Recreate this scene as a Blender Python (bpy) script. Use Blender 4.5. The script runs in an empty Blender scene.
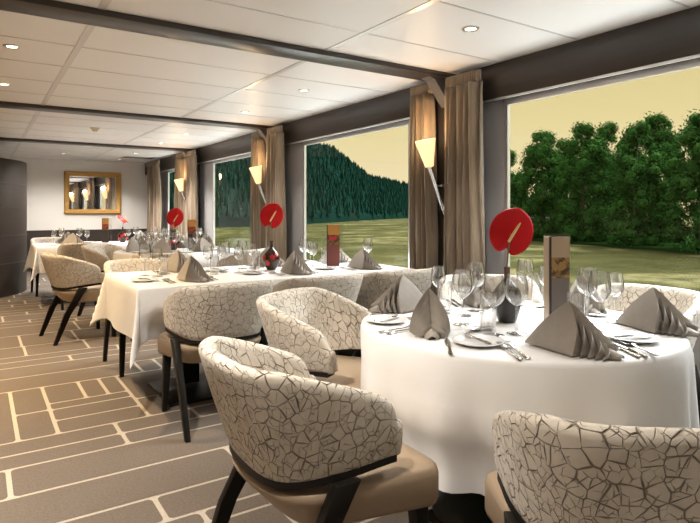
import bpy, bmesh, math, random
from mathutils import Vector, Matrix, Euler
rnd = random.Random(7)
PI = math.pi
scene = bpy.context.scene
COL = scene.collection

# ------------------------------------------------------------------ materials
def mat(name, col, rough=0.6, metal=0.0, spec=0.5, **kw):
    m = bpy.data.materials.new(name); m.use_nodes = True
    nt = m.node_tree; b = nt.nodes['Principled BSDF']
    b.inputs['Base Color'].default_value = (*col, 1)
    b.inputs['Roughness'].default_value = rough
    b.inputs['Metallic'].default_value = metal
    b.inputs['Specular IOR Level'].default_value = spec
    for k, v in kw.items():
        b.inputs[k.replace('_', ' ')].default_value = v
    return m
def N(m, t, **kw):
    n = m.node_tree.nodes.new(t)
    for k, v in kw.items(): setattr(n, k, v)
    return n
def L(m, a, b): m.node_tree.links.new(a, b)
def BS(m): return m.node_tree.nodes['Principled BSDF']
def ramp(m, fac, stops):
    r = N(m, 'ShaderNodeValToRGB'); e = r.color_ramp.elements
    while len(e) < len(stops): e.new(0.5)
    for i, (p, c) in enumerate(stops):
        e[i].position = p; e[i].color = (*c, 1) if len(c) == 3 else c
    L(m, fac, r.inputs['Fac']); return r
def coords(m, scale=(1, 1, 1), kind='Object'):
    t = N(m, 'ShaderNodeTexCoord'); mp = N(m, 'ShaderNodeMapping')
    mp.inputs['Scale'].default_value = scale
    L(m, t.outputs[kind], mp.inputs['Vector']); return mp.outputs['Vector']
def noise(m, vec, scale, detail=3, rough=.55, dist=0):
    n = N(m, 'ShaderNodeTexNoise'); n.inputs['Scale'].default_value = scale
    n.inputs['Detail'].default_value = detail; n.inputs['Roughness'].default_value = rough
    n.inputs['Distortion'].default_value = dist
    L(m, vec, n.inputs['Vector']); return n
def bump(m, h, strength=.3, dist=.01):
    b = N(m, 'ShaderNodeBump'); b.inputs['Strength'].default_value = strength; b.inputs['Distance'].default_value = dist
    L(m, h, b.inputs['Height']); L(m, b.outputs['Normal'], BS(m).inputs['Normal']); return b
def mixc(m, fac, a, b, mode='MIX'):
    x = N(m, 'ShaderNodeMix', data_type='RGBA', blend_type=mode)
    if hasattr(fac, 'is_linked') or not isinstance(fac, (int, float)): L(m, fac, x.inputs[0])
    else: x.inputs[0].default_value = fac
    for s, v in ((6, a), (7, b)):
        if isinstance(v, tuple): x.inputs[s].default_value = (*v, 1)
        else: L(m, v, x.inputs[s])
    return x.outputs[2]
def math_(m, op, a, b=None):
    x = N(m, 'ShaderNodeMath', operation=op)
    for i, v in enumerate((a, b)):
        if v is None: continue
        if isinstance(v, (int, float)): x.inputs[i].default_value = v
        else: L(m, v, x.inputs[i])
    return x.outputs[0]

def fabric_mat():
    m = mat('crackle_velvet', (.6, .55, .48), .75, spec=.25)
    v = coords(m, kind='UV')
    nz = noise(m, v, 9, 2)
    off = N(m, 'ShaderNodeVectorMath', operation='SCALE'); off.inputs['Scale'].default_value = .022
    sub = N(m, 'ShaderNodeVectorMath', operation='SUBTRACT'); sub.inputs[1].default_value = (.5, .5, .5)
    L(m, nz.outputs['Color'], sub.inputs[0]); L(m, sub.outputs[0], off.inputs[0])
    add = N(m, 'ShaderNodeVectorMath', operation='ADD'); L(m, v, add.inputs[0]); L(m, off.outputs[0], add.inputs[1])
    hs = []
    for sc, w in ((27, .046), (44, .056)):
        vo = N(m, 'ShaderNodeTexVoronoi', feature='DISTANCE_TO_EDGE', voronoi_dimensions='2D'); vo.inputs['Scale'].default_value = sc
        L(m, add.outputs[0], vo.inputs['Vector'])
        nm = noise(m, v, 10 + sc * .5, 1)
        wid = math_(m, 'SUBTRACT', nm.outputs['Fac'], .34 if sc < 30 else .40); wid = math_(m, 'MAXIMUM', wid, .004); wid = math_(m, 'MULTIPLY', wid, w * 6.2)
        q = math_(m, 'DIVIDE', vo.outputs['Distance'], wid)
        q = math_(m, 'MINIMUM', q, 1.0); hs.append(q)
    # finer creases only in patches
    pn = noise(m, v, 7, 1)
    patch = math_(m, 'GREATER_THAN', pn.outputs['Fac'], .40)
    inv = math_(m, 'SUBTRACT', 1.0, hs[1]); inv = math_(m, 'MULTIPLY', inv, patch); inv = math_(m, 'MULTIPLY', inv, .75)
    h2 = math_(m, 'SUBTRACT', 1.0, inv)
    h = math_(m, 'MULTIPLY', hs[0], h2)
    tint = noise(m, v, 26, 2)
    base = mixc(m, tint.outputs['Fac'], (.555, .49, .405), (.72, .66, .575))
    c = mixc(m, h, (.165, .115, .068), base)
    L(m, c, BS(m).inputs['Base Color'])
    bump(m, h, .8, .008)
    BS(m).inputs['Sheen Weight'].default_value = .25
    return m
def leather_mat():
    m = mat('taupe_leather', (.36, .27, .185), .45, spec=.4)
    v = coords(m); n = noise(m, v, 160, 2); bump(m, n.outputs['Fac'], .15, .002); return m
def cloth_mat():
    m = mat('white_linen', (.86, .855, .85), .75, spec=.25)
    v = coords(m); n = noise(m, v, 9, 3); bump(m, n.outputs['Fac'], .25, .01); return m
def napkin_mat():
    m = mat('taupe_napkin', (.30, .265, .225), .7, spec=.3)
    v = coords(m); n = noise(m, v, 240, 2); bump(m, n.outputs['Fac'], .2, .001)
    n2 = noise(m, v, 40, 3)
    L(m, mixc(m, n2.outputs['Fac'], (.34, .305, .265), (.42, .38, .335)), BS(m).inputs['Base Color'])
    BS(m).inputs['Sheen Weight'].default_value = .2
    return m
def carpet_mat(name, c1, c2):
    m = mat(name, c1, .95, spec=.1)
    v = coords(m); n = noise(m, v, 260, 2); n2 = noise(m, v, 3.5, 4, .6)
    a = mixc(m, n2.outputs['Fac'], c1, c2)
    n3 = noise(m, v, 90, 2)
    a = mixc(m, n3.outputs['Fac'], a, tuple(x * .62 for x in c1))
    L(m, a, BS(m).inputs['Base Color']); bump(m, n.outputs['Fac'], .5, .004)
    return m
def wood_mat(name, c1, c2, rough=.3, axis=(1, 1, 12)):
    m = mat(name, c1, rough, spec=.5)
    v = coords(m, axis); n = noise(m, v, 5, 4, .6, .3)
    L(m, mixc(m, n.outputs['Fac'], c1, c2), BS(m).inputs['Base Color'])
    return m
def curtain_mat():
    m = mat('brown_velvet', (.27, .20, .14), .8, spec=.2)
    v = coords(m, (1, 1, .12)); n = noise(m, v, 30, 3)
    L(m, mixc(m, n.outputs['Fac'], (.115, .08, .052), (.36, .275, .19)), BS(m).inputs['Base Color'])
    BS(m).inputs['Sheen Weight'].default_value = .5
    return m
def glass_mat(name, tint=(1, 1, 1), f0=.04, edge=.85, rough=.0, pw=3.2):
    m = bpy.data.materials.new(name); m.use_nodes = True; nt = m.node_tree
    nt.nodes.remove(nt.nodes['Principled BSDF']); out = nt.nodes['Material Output']
    t = N(m, 'ShaderNodeBsdfTransparent'); t.inputs[0].default_value = (*tint, 1)
    g = N(m, 'ShaderNodeBsdfGlossy'); g.inputs['Roughness'].default_value = rough
    lw = N(m, 'ShaderNodeLayerWeight'); lw.inputs['Blend'].default_value = .5
    p = math_(m, 'POWER', lw.outputs['Facing'], pw); p = math_(m, 'MULTIPLY', p, edge); p = math_(m, 'ADD', p, f0)
    mx = N(m, 'ShaderNodeMixShader'); L(m, p, mx.inputs[0]); L(m, t.outputs[0], mx.inputs[1]); L(m, g.outputs[0], mx.inputs[2])
    L(m, mx.outputs[0], out.inputs['Surface']); return m
def emit_mat(name, col, s):
    m = mat(name, col, .5); b = BS(m); b.inputs['Emission Color'].default_value = (*col, 1); b.inputs['Emission Strength'].default_value = s; return m

M = {}
M['fabric'] = fabric_mat(); M['leather'] = leather_mat(); M['cloth'] = cloth_mat(); M['napkin'] = napkin_mat()
M['blackwood'] = wood_mat('black_stained_wood', (.009, .008, .007), (.014, .012, .010), .45); BS(M['blackwood']).inputs['Specular IOR Level'].default_value = .2
M['carpet'] = carpet_mat('brown_carpet', (.165, .137, .115), (.215, .177, .145))
M['carpet_line'] = carpet_mat('cream_carpet_line', (.52, .46, .38), (.60, .53, .44))
M['darkwood'] = wood_mat('dark_laminate', (.030, .023, .020), (.052, .042, .037), .34, (1, .35, 9))
M['partition_wood'] = wood_mat('matt_dark_panel', (.030, .023, .020), (.052, .042, .037), .6, (1, .35, 9)); BS(M['partition_wood']).inputs['Specular IOR Level'].default_value = .15
M['gusset'] = wood_mat('grey_gusset_laminate', (.10, .095, .098), (.13, .125, .128), .35)
M['pier'] = wood_mat('grey_brown_laminate', (.33, .32, .325), (.39, .38, .385), .3, (3, 3, .6))
M['curtain'] = curtain_mat()
M['white_wall'] = mat('white_wall', (.80, .78, .755), .8)
M['tile'] = mat('white_ceiling_tile', (.80, .78, .765), .45, spec=.4)
M['rail'] = mat('satin_ceiling_rail', (.62, .59, .57), .3, .35)
M['alu'] = mat('brushed_aluminium', (.72, .72, .74), .3, .85)
M['steel'] = mat('polished_steel', (.66, .65, .64), .16, 1.0)
M['china'] = mat('white_china', (.82, .82, .82), .12, spec=.6)
M['glass'] = glass_mat('clear_drinking_glass', (.985, .985, .985), .14, 1.0, .03, 2.2)
M['pane'] = glass_mat('window_pane', (.97, .985, .97), .008, .14)
M['acrylic'] = glass_mat('clear_acrylic', (.93, .95, .95), .08, .7)
M['gold'] = mat('gilded_frame', (.46, .26, .07), .42, .5)
v = coords(M['gold']); nn = noise(M['gold'], v, 45, 3); bump(M['gold'], nn.outputs['Fac'], .9, .015)
M['mirror'] = mat('mirror_glass', (.9, .9, .9), .02, 1.0)
M['red'] = mat('red_waxy_petal', (.55, .010, .014), .45, spec=.2)
vv = coords(M['red']); rn = noise(M['red'], vv, 55, 2); bump(M['red'], rn.outputs['Fac'], .35, .004)
M['spadix'] = mat('cream_spadix', (.80, .66, .30), .6)
M['stem'] = mat('brown_green_stem', (.22, .16, .05), .6)
M['brown_glass'] = mat('dark_brown_glass', (.035, .014, .008), .1, spec=.7)
M['grey_vase'] = mat('charcoal_ceramic', (.035, .032, .034), .25, spec=.5)
M['cork'] = mat('brown_neck', (.10, .035, .015), .3)
M['redspot'] = mat('red_painted_blossom', (.55, .02, .02), .35)
M['cream_plastic'] = mat('cream_plastic', (.62, .55, .40), .5)
M['dark_metal'] = mat('dark_grille', (.05, .05, .05), .6)
M['teal_metal'] = mat('dark_teal_base', (.035, .05, .05), .35)
M['shade'] = emit_mat('lit_cream_shade', (1.0, .70, .36), .95)
M['lamp_disc'] = emit_mat('lit_lamp_disc', (1.0, .78, .45), 14)
M['orange_card'] = mat('orange_card', (.50, .24, .055), .45)
M['tan_card'] = mat('tan_card', (.46, .34, .22), .45)
M['maroon_card'] = mat('maroon_card', (.20, .055, .045), .45)
M['brown_card'] = mat('brown_grey_card', (.19, .155, .135), .45)
M['dark_card'] = mat('dark_card_edge', (.035, .022, .018), .5)
def picture_mat(name, dark, gold, red):
    m = mat(name, dark, .4); v = coords(m)
    n = noise(m, v, 30, 3); c = ramp(m, n.outputs['Fac'], [(.45, dark), (.62, gold)])
    n2 = noise(m, v, 22, 1); f = math_(m, 'GREATER_THAN', n2.outputs['Fac'], .6)
    L(m, mixc(m, f, c.outputs[0], red), BS(m).inputs['Base Color']); return m
M['pic_gold'] = picture_mat('printed_picture_gold', (.07, .035, .02), (.42, .25, .08), (.35, .2, .06))
M['pic_red'] = picture_mat('printed_picture_red', (.06, .03, .015), (.28, .15, .04), (.5, .015, .03))

# ------------------------------------------------------------------ mesh helpers
class MB:
    def __init__(s): s.v = []; s.f = []; s.mi = []; s.mats = []
    def m(s, k):
        if k not in s.mats: s.mats.append(k)
        return s.mats.index(k)
    def add(s, vs, fs, k, mx=None):
        b = len(s.v); i = s.m(k)
        for p in vs:
            p = Vector(p); s.v.append(mx @ p if mx else p)
        for f in fs: s.f.append(tuple(b + q for q in f)); s.mi.append(i)
    def box(s, lo, hi, k, mx=None):
        x0, y0, z0 = lo; x1, y1, z1 = hi
        s.add([(x0, y0, z0), (x1, y0, z0), (x1, y1, z0), (x0, y1, z0), (x0, y0, z1), (x1, y0, z1), (x1, y1, z1), (x0, y1, z1)],
              [(0, 3, 2, 1), (4, 5, 6, 7), (0, 1, 5, 4), (1, 2, 6, 5), (2, 3, 7, 6), (3, 0, 4, 7)], k, mx)
    def grid(s, rows, k, closeu=False, closev=False, mx=None):
        n = len(rows); w = len(rows[0]); vs = [p for r in rows for p in r]; fs = []
        for i in range(n if closeu else n - 1):
            for j in range(w if closev else w - 1):
                a, b = i, (i + 1) % n; c, d = j, (j + 1) % w
                fs.append((a * w + c, a * w + d, b * w + d, b * w + c))
        s.add(vs, fs, k, mx)
    def lathe(s, prof, k, n=24, mx=None):
        rows = [[(r * math.cos(2 * PI * j / n), r * math.sin(2 * PI * j / n), z) for j in range(n)] for r, z in prof]
        s.grid(rows, k, False, True, mx)
    def tube(s, pts, rad, k, n=8, caps=True):
        pts = [Vector(p) for p in pts]; rows = []
        if not isinstance(rad, (list, tuple)): rad = [rad] * len(pts)
        for i, p in enumerate(pts):
            t = (pts[min(i + 1, len(pts) - 1)] - pts[max(i - 1, 0)]).normalized()
            a = t.cross(Vector((0, 0, 1)) if abs(t.z) < .9 else Vector((1, 0, 0))).normalized(); b = t.cross(a)
            rows.append([p + (a * math.cos(2 * PI * j / n) + b * math.sin(2 * PI * j / n)) * rad[i] for j in range(n)])
        base = len(s.v); s.grid(rows, k, False, True)
        if caps:
            i = s.m(k); s.f.append(tuple(base + j for j in range(n))); s.mi.append(i)
            s.f.append(tuple(base + (len(rows) - 1) * n + j for j in reversed(range(n)))); s.mi.append(i)
    def prism(s, poly, z0, z1, k, mx=None):
        n = len(poly)
        vs = [(x, y, z0) for x, y in poly] + [(x, y, z1) for x, y in poly]
        fs = [tuple(reversed(range(n))), tuple(range(n, 2 * n))] + [(i, (i + 1) % n, n + (i + 1) % n, n + i) for i in range(n)]
        s.add(vs, fs, k, mx)
    def taper(s, p0, p1, a, b, k):      # square tapered bar from p0 (size a=(sx,sy)) to p1
        vs = []
        for p, (sx, sy) in ((p0, a), (p1, b)):
            for dx, dy in ((-1, -1), (1, -1), (1, 1), (-1, 1)): vs.append((p[0] + dx * sx / 2, p[1] + dy * sy / 2, p[2]))
        s.add(vs, [(0, 1, 2, 3), (7, 6, 5, 4), (0, 4, 5, 1), (1, 5, 6, 2), (2, 6, 7, 3), (3, 7, 4, 0)], k)
    def build(s, name, parent=None, smooth=True, angle=40, bev=0, weld=True, solid=0, sub=0):
        me = bpy.data.meshes.new(name)
        me.from_pydata([tuple(p) for p in s.v], [], s.f)
        for k in s.mats: me.materials.append(M[k])
        for p, i in zip(me.polygons, s.mi): p.material_index = i
        bm = bmesh.new(); bm.from_mesh(me)
        if weld: bmesh.ops.remove_doubles(bm, verts=bm.verts, dist=1e-5)
        bmesh.ops.recalc_face_normals(bm, faces=bm.faces)
        if bev:
            es = [e for e in bm.edges if e.is_manifold and e.calc_face_angle(0) > .6]
            bmesh.ops.bevel(bm, geom=es, offset=bev, segments=2, profile=.5, affect='EDGES', clamp_overlap=True)
        if smooth:
            for f in bm.faces: f.smooth = True
            for e in bm.edges:
                if e.is_manifold and e.calc_face_angle(0) > math.radians(angle): e.smooth = False
        bm.to_mesh(me); bm.free()
        o = bpy.data.objects.new(name, me); COL.objects.link(o)
        if solid:
            d = o.modifiers.new('thick', 'SOLIDIFY'); d.thickness = solid; d.offset = 0
        if sub:
            d = o.modifiers.new('sub', 'SUBSURF'); d.levels = sub; d.render_levels = sub
        if parent: o.parent = parent
        return o
def tag(o, label, cat, group=None):
    o['label'] = label; o['category'] = cat
    if group: o['group'] = group
    return o
def thing(name, label, cat, loc=(0, 0, 0), rz=0, group=None):
    o = bpy.data.objects.new(name, None); COL.objects.link(o); o.empty_display_size = .05
    o.location = loc; o.rotation_euler = (0, 0, rz); return tag(o, label, cat, group)
def structure(o): o['kind'] = 'structure'; return o
def dup(o, loc, rz, label, group=None, tilt=None):
    r = o.copy(); COL.objects.link(r); r.location = loc
    r.rotation_euler = (tilt[0], tilt[1], rz) if tilt else (0, 0, rz)
    r['label'] = label
    if group: r['group'] = group
    for ch in o.children:
        c = ch.copy(); COL.objects.link(c); c.parent = r
        for g in ch.children:
            d = g.copy(); COL.objects.link(d); d.parent = c
    return r
class Kind:       # first placement uses the prototype itself, later ones copy it
    def __init__(s, make): s.make = make; s.proto = None
    def put(s, loc, rz, label, group=None, tilt=None):
        if s.proto is None:
            s.proto = s.make(); o = s.proto; o.location = loc; o.rotation_euler = (tilt[0], tilt[1], rz) if tilt else (0, 0, rz); o['label'] = label
            if group: o['group'] = group
            return o
        return dup(s.proto, loc, rz, label, group, tilt)

# ------------------------------------------------------------------ setting
WX, CZ, FY, BY, LX = 3.135, 2.25, 12.8, -3.2, -2.9
# carpet: cells laid over a cream backing
def carpet():
    b = MB(); b.box((LX - .2, BY - .2, -.06), (WX + .12, FY + .2, -.0012), 'carpet_line')
    g = .0105
    def cell(x0, x1, y0, y1):
        x0 += g; x1 -= g; y0 += g * .8; y1 -= g * .8
        if x1 - x0 < .03 or y1 - y0 < .03: return
        r = min(.022, (x1 - x0) / 3, (y1 - y0) / 3); poly = []
        for cx, cy, a in ((x1 - r, y1 - r, 0), (x0 + r, y1 - r, 90), (x0 + r, y0 + r, 180), (x1 - r, y0 + r, 270)):
            for k in range(4):
                t = math.radians(a + 30 * k); poly.append((cx + r * math.cos(t), cy + r * math.sin(t)))
        n = len(poly); b.add([(x, y, 0) for x, y in poly], [tuple(range(n))], 'carpet')
    def row(y0, y1, js):
        xs = sorted([LX - .2] + js + [WX + .1])
        for a, c in zip(xs, xs[1:]): cell(a, c, y0, y1)
    def rj(lo, hi, step=(.45, 1.5), seed=[0]):
        out = []; x = lo + rnd.uniform(.1, .6)
        while x < hi - .1: out.append(x); x += rnd.uniform(*step)
        return out
    fixed = [(1.78, 2.10, [.30, 1.02]), (2.10, 2.205, [.742]), (2.205, 2.42, [-.2, .613]), (2.42, 2.735, [-.4, 1.047]), (2.735, 3.045, [.115]), (3.045, 3.213, [-.5, .648]), (3.213, 3.393, [.643, 1.08]),
             (4.352, 4.69, [-.5, 1.03, 1.18]), (4.69, 5.005, [-.2]), (5.005, 5.19, [.63, 1.033]), (5.19, 5.36, [-.1, 1.033]), (5.36, 5.745, [.0, .335, .815]), (5.745, 6.27, [.325, .78])]
    for y0, y1, js in fixed: row(y0, y1, js + rj(1.45, WX) + (rj(LX, -.6)))
    A, B = 3.393, 4.352
    for x0, x1, y0, y1 in [(-.35, .175, A, B), (.175, .362, A, 3.83), (.175, .362, 3.83, B), (.362, .836, A, 3.61), (.362, .836, 3.61, 3.82), (.362, .836, 3.82, 3.948), (.362, .582, 3.948, B),
                           (.582, .716, 3.948, B), (.716, .836, 3.948, B), (.836, 1.6, A, 3.75), (.836, 1.3, 3.75, B), (1.3, 1.9, 3.75, B), (1.6, 2.4, A, 3.75), (1.9, 3.2, 3.75, B), (2.4, 3.2, A, 3.75), (-1.4, -.35, A, 3.9), (-1.6, -.35, 3.9, B), (-3.1, -1.4, A, 3.9), (-3.1, -1.6, 3.9, B)]: cell(x0, x1, y0, y1)
    y = 1.78
    while y > BY - .1:
        h = rnd.choice((.17, .21, .31, .31, .4)); row(y - h, y, rj(LX, WX)); y -= h
    y = 6.27
    while y < FY + .1:
        h = rnd.choice((.17, .19, .31, .31, .38, .5)); row(y, y + h, rj(LX, WX)); y += h
    return structure(b.build('floor', smooth=False, weld=False))
carpet()

b = MB(); b.box((LX - .2, BY - .2, CZ), (WX + .25, FY + .2, CZ + .12), 'tile'); structure(b.build('ceiling', smooth=False))
# ceiling rails between the tiles
b = MB()
for x in (-2.08, -.77, .535, 1.90): b.box((x - .02, BY, CZ - .004), (x + .02, FY, CZ), 'rail')
structure(b.build('trim_1', smooth=False))
b = MB(); y = BY + .3
beams = [-2.65, .2, 3.245, 6.41, 9.5]
cross = [-2.0, -1.35, -.7, .85, 1.45, 2.1, 2.72, 3.95, 4.55, 5.15, 5.75, 7.05, 7.65, 8.3, 8.9, 10.15, 10.8, 11.45, 12.1]
for y in cross: b.box((LX, y - .006, CZ - .003), (WX, y + .006, CZ), 'rail')
structure(b.build('trim_2', smooth=False))
# beams
for i, y in enumerate(beams):
    b = MB(); b.box((LX, y - .1, CZ - .035), (WX, y + .1, CZ), 'darkwood')
    structure(b.build('trim_%d' % (3 + i), bev=.004))
# window wall: lower wall, piers, top band in one wall
SILL, HEAD = .60, 2.0
piers = [(-3.4, -2.2), (-.35, .75), (2.735, 3.78), (5.715, 6.92), (8.71, 10.05), (11.27, 13.0)]
b = MB()
b.box((WX, BY - .2, 0), (WX + .03, FY + .2, SILL), 'pier')
b.box((WX, BY - .2, HEAD - .005), (WX + .03, FY + .2, CZ), 'darkwood')
for y0, y1 in piers: b.box((WX, y0, SILL), (WX + .03, y1, HEAD), 'pier')
structure(b.build('wall_right', smooth=False))
# pelmet box above the windows
b = MB()
b.box((WX - .07, BY, HEAD), (WX, FY, CZ - .001), 'darkwood')
structure(b.build('trim_8', bev=.004))
b = MB(); b.box((WX - .073, BY, HEAD - .012), (WX - .045, FY, HEAD - .0002), 'alu'); structure(b.build('trim_15', smooth=False))
# pilasters behind the curtains with gussets under the beams
for i, y in enumerate(beams[1:]):
    b = MB(); b.box((WX - .09, y - .16, 0), (WX - .0701, y + .16, CZ - .036), 'darkwood')
    b.box((WX - .0701, y - .16, 0), (WX - .0005, y + .16, HEAD - .001), 'darkwood')
    mx = Matrix(((1, 0, 0, 0), (0, 0, 1, 0), (0, 1, 0, 0), (0, 0, 0, 1)))
    b.prism([(WX - .09, CZ - .036), (WX - .30, CZ - .036), (WX - .25, CZ - .05), (WX - .09, CZ - .24)], y - .05, y + .05, 'gusset', mx)
    structure(b.build('trim_%d' % (9 + i), smooth=False))
# windows
gaps = [(-2.2, -.35), (.75, 2.735), (3.78, 5.715), (6.92, 8.71), (10.05, 11.27)]
for i, (y0, y1) in enumerate(gaps):
    t = bpy.data.objects.new('window_%d' % (i + 1), None); COL.objects.link(t); t.location = (WX, y0, SILL); structure(t)
    W, H = y1 - y0, HEAD - SILL; b = MB(); d0, d1 = -.004, .024
    b.box((d0, 0, 0), (d1, W, .04), 'alu'); b.box((d0, 0, H - .045), (d1, W, H - .006), 'alu')
    b.box((d0, 0, .04), (d1, .028, H - .045), 'alu'); b.box((d0, W - .028, .04), (d1, W, H - .045), 'alu')
    structure(b.build('window_frame', t, smooth=False))
    b = MB(); b.box((.006, .028, .04), (.012, W - .028, H - .045), 'pane'); structure(b.build('glass_pane', t, smooth=False))
    b = MB(); b.box((-.05, .0, -.03), (.0, W, 0), 'pier'); structure(b.build('window_sill', t, smooth=False))
# far wall, back wall, left wall
b = MB(); b.box((LX - .2, FY, .81), (WX + .12, FY + .12, CZ), 'white_wall'); structure(b.build('wall_far', smooth=False))
b = MB(); b.box((LX - .2, FY - .02, 0), (WX, FY + .12, .80), 'darkwood'); b.box((LX - .2, FY - .03, .80), (WX, FY + .12, .812), 'darkwood'); structure(b.build('trim_14', smooth=False))
b = MB(); b.box((LX - .2, BY - .12, 0), (WX + .12, BY, CZ), 'white_wall'); structure(b.build('wall_back', smooth=False))
b = MB(); b.box((LX - .12, BY, 0), (LX, FY, CZ), 'white_wall'); structure(b.build('wall_left', smooth=False))
b = MB(); b.box((LX, BY, 0), (LX + .02, FY, .80), 'darkwood'); structure(b.build('baseboard_left', smooth=False))
# curved dark partition
def partition():
    t = bpy.data.objects.new('wall_curved', None); COL.objects.link(t); structure(t); t.location = (-.67, 10.05, 0)
    R = 1.3; b = MB(); b.lathe([(0.0, 1.94), (R - .03, 1.94), (R - .01, 1.935), (R, 1.92), (R, 0.0)], 'partition_wood', 96)
    structure(b.build('panel', t))
    for z in (.46, .85, 1.24, 1.59):
        b = MB(); b.lathe([(R - .004, z - .006), (R + .003, z - .004), (R + .003, z + .004), (R - .004, z + .006)], 'dark_metal', 96); structure(b.build('panel_seam', t))
partition()

# ------------------------------------------------------------------ curtains
def curtain(yc, w, phase, label, x=2.955):
    t = thing('curtain', label, 'curtain', (x, yc, 0), 0, 'brown pleated curtains between the windows')
    nf = max(5, int(w / .062)); n = nf * 10; rows = []
    zs = [.03, .2, .6, 1.0, 1.4, 1.75, 1.98, 2.06, 2.12]
    for z in zs:
        k = 1 - z / 2.2; ww = w * (1 + .10 * k); amp = .036 + .016 * k
        rows.append([(amp * math.sin(2 * PI * nf * j / n + phase + .5 * math.sin(3.1 * z + j * .07)) * (1 + .25 * math.sin(j * .21 + phase)) + .012 * math.sin(j * .05 + z * 2),
                      (j / n - .5) * ww + .010 * math.sin(j * .31 + 2 * z + phase), z) for j in range(n + 1)])
    b = MB(); b.grid(rows, 'curtain'); b.build('curtain_drape', t, solid=.006, angle=80)
    rows = []
    for z in (2.121, 2.15, 2.18, 2.205):
        m_ = nf * 3; n2 = m_ * 6
        rows.append([(.016 * math.sin(2 * PI * m_ * j / n2) + .004, (j / n2 - .5) * w, z) for j in range(n2 + 1)])
    b = MB(); b.grid(rows, 'curtain'); b.build('curtain_heading', t, solid=.008, angle=80)
curtain(2.975, .33, .3, 'brown curtain right of the first wall lamp, beside the window with the big trees')
curtain(3.435, .235, 1.7, 'brown curtain behind the first wall lamp, left of its dark pillar')
curtain(6.105, .36, .9, 'brown curtain right of the second wall lamp, behind the middle flower')
curtain(6.59, .31, 2.2, 'brown curtain behind the second wall lamp, left edge on the forest window')
curtain(9.29, .45, .1, 'brown curtain right of the third and farthest wall lamp')
curtain(9.85, .45, 1.1, 'brown curtain behind the third wall lamp, touching the narrow far window')
curtain(11.6, .75, 2.6, 'brown curtain in the far corner beside the mirror wall', 2.95)

# ------------------------------------------------------------------ sconces
def sconce(y, label):
    t = thing('wall_sconce', label, 'wall lamp', (WX - .09, y, 1.10), 0, 'cone-shaped wall lamps between the curtains')
    b = MB(); b.tube([(-.0, 0, .0), (-.05, 0, .10), (-.19, 0, .43)], [.009, .013, .020], 'steel', 12); b.build('rod', t)
    b = MB(); b.box((-.05, -.012, .285), (.0, .012, .305), 'steel'); b.box((-.115, -.05, .285), (-.10, .05, .30), 'steel'); b.build('bracket', t, bev=.003)
    mx = Matrix.Translation((-.195, 0, .435)) @ Matrix.Rotation(-.22, 4, 'Y')
    b = MB(); b.lathe([(0, .0), (.030, .0), (.034, .01), (.078, .205), (.075, .205), (.031, .014), (0, .012)], 'shade', 28, mx); b.build('lamp_shade', t)
    l = bpy.data.lights.new('sconce_light', 'POINT'); l.energy = 4.5; l.color = (1, .72, .42); l.shadow_soft_size = .05
    lo = bpy.data.objects.new('sconce_light', l); COL.objects.link(lo); lo.parent = t; lo.location = (-.26, 0, .70)
sconce(3.215, 'lit cone wall lamp between the first pair of curtains, largest in view')
sconce(6.32, 'lit cone wall lamp between the second pair of curtains, above the middle flower')
sconce(9.44, 'lit cone wall lamp between the third pair of curtains, smallest and farthest')

# ------------------------------------------------------------------ ceiling fittings
def mk_downlight():
    t = thing('ceiling_spotlight', '', 'ceiling light')
    b = MB(); b.lathe([(.030, -.002), (.033, -.008), (.047, -.008), (.050, -.001)], 'alu', 24); b.build('ring', t)
    b = MB(); b.lathe([(0, -.004), (.030, -.004), (.030, -.001), (0, -.001)], 'lamp_disc', 20); b.build('lamp', t)
    return t
DL = Kind(mk_downlight)
def downlight(x, y, label, e=30, grp='recessed ceiling spotlights', col=(1, .76, .48), ang=105):
    o = DL.put((x, y, CZ - .0), 0, label, grp)
    l = bpy.data.lights.new('spot_light', 'SPOT'); l.energy = e; l.color = col; l.spot_size = math.radians(ang); l.spot_blend = .7; l.shadow_soft_size = .04
    lo = bpy.data.objects.new('spot_light', l); COL.objects.link(lo); lo.location = (x, y, CZ - .03)
vis = [(2.36, 2.31, 'recessed ceiling spotlight above the first window, nearest the tree view'), (.18, 4.17, 'glowing recessed ceiling spotlight just beyond the big first beam, aisle side'),
       (.18, 5.45, 'recessed ceiling spotlight on the aisle side, just before the second beam'), (2.36, 4.29, 'recessed ceiling spotlight just past the first beam, by the windows'),
       (2.36, 5.58, 'recessed ceiling spotlight by the windows just before the second beam'), (2.36, 7.62, 'recessed ceiling spotlight by the windows between second and third beams'),
       (2.36, 8.86, 'recessed ceiling spotlight by the windows just before the third beam'), (2.38, 10.62, 'recessed ceiling spotlight past the third beam, window side'),
       (2.4, 12.1, 'recessed ceiling spotlight nearest the mirror wall')]
for x, y, lb in vis: downlight(x, y, lb, (210 if x < 1 else 60) * (2.6 if 8 < y < 12 else .8), col=(1, .73, .43) if x < 1 else (1, .93, .84))
for x, y in [(.18, 7.6), (1.5, 9.7), (1.3, 11.4), (.18, 2.2), (.18, .9), (2.36, .9), (.18, -.8), (2.36, -.8), (-1.6, 4.17), (-1.6, 5.45), (-1.6, 2.2), (-1.6, .9), (-1.6, 7.6)]:
    downlight(x, y, 'recessed ceiling spotlight outside the view', ang=155 if y > 9 else 105, e=(330 if x < 0 else 170 if x < 1 else 60) * (2.6 if y > 8 else .5 if y < 1.5 else 1), grp='recessed ceiling spotlights outside the view', col=((1, .74, .46) if y > 2.5 else (1, .91, .80)) if x < 1 else (1, .93, .84))
t = thing('smoke_detector', 'small cream smoke detector on the ceiling between the second and third beams', 'smoke detector', (1.234, 7.71, CZ))
b = MB(); b.lathe([(.055, 0), (.055, -.012), (.05, -.016), (.036, -.018)], 'cream_plastic', 24); b.build('base', t)
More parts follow.
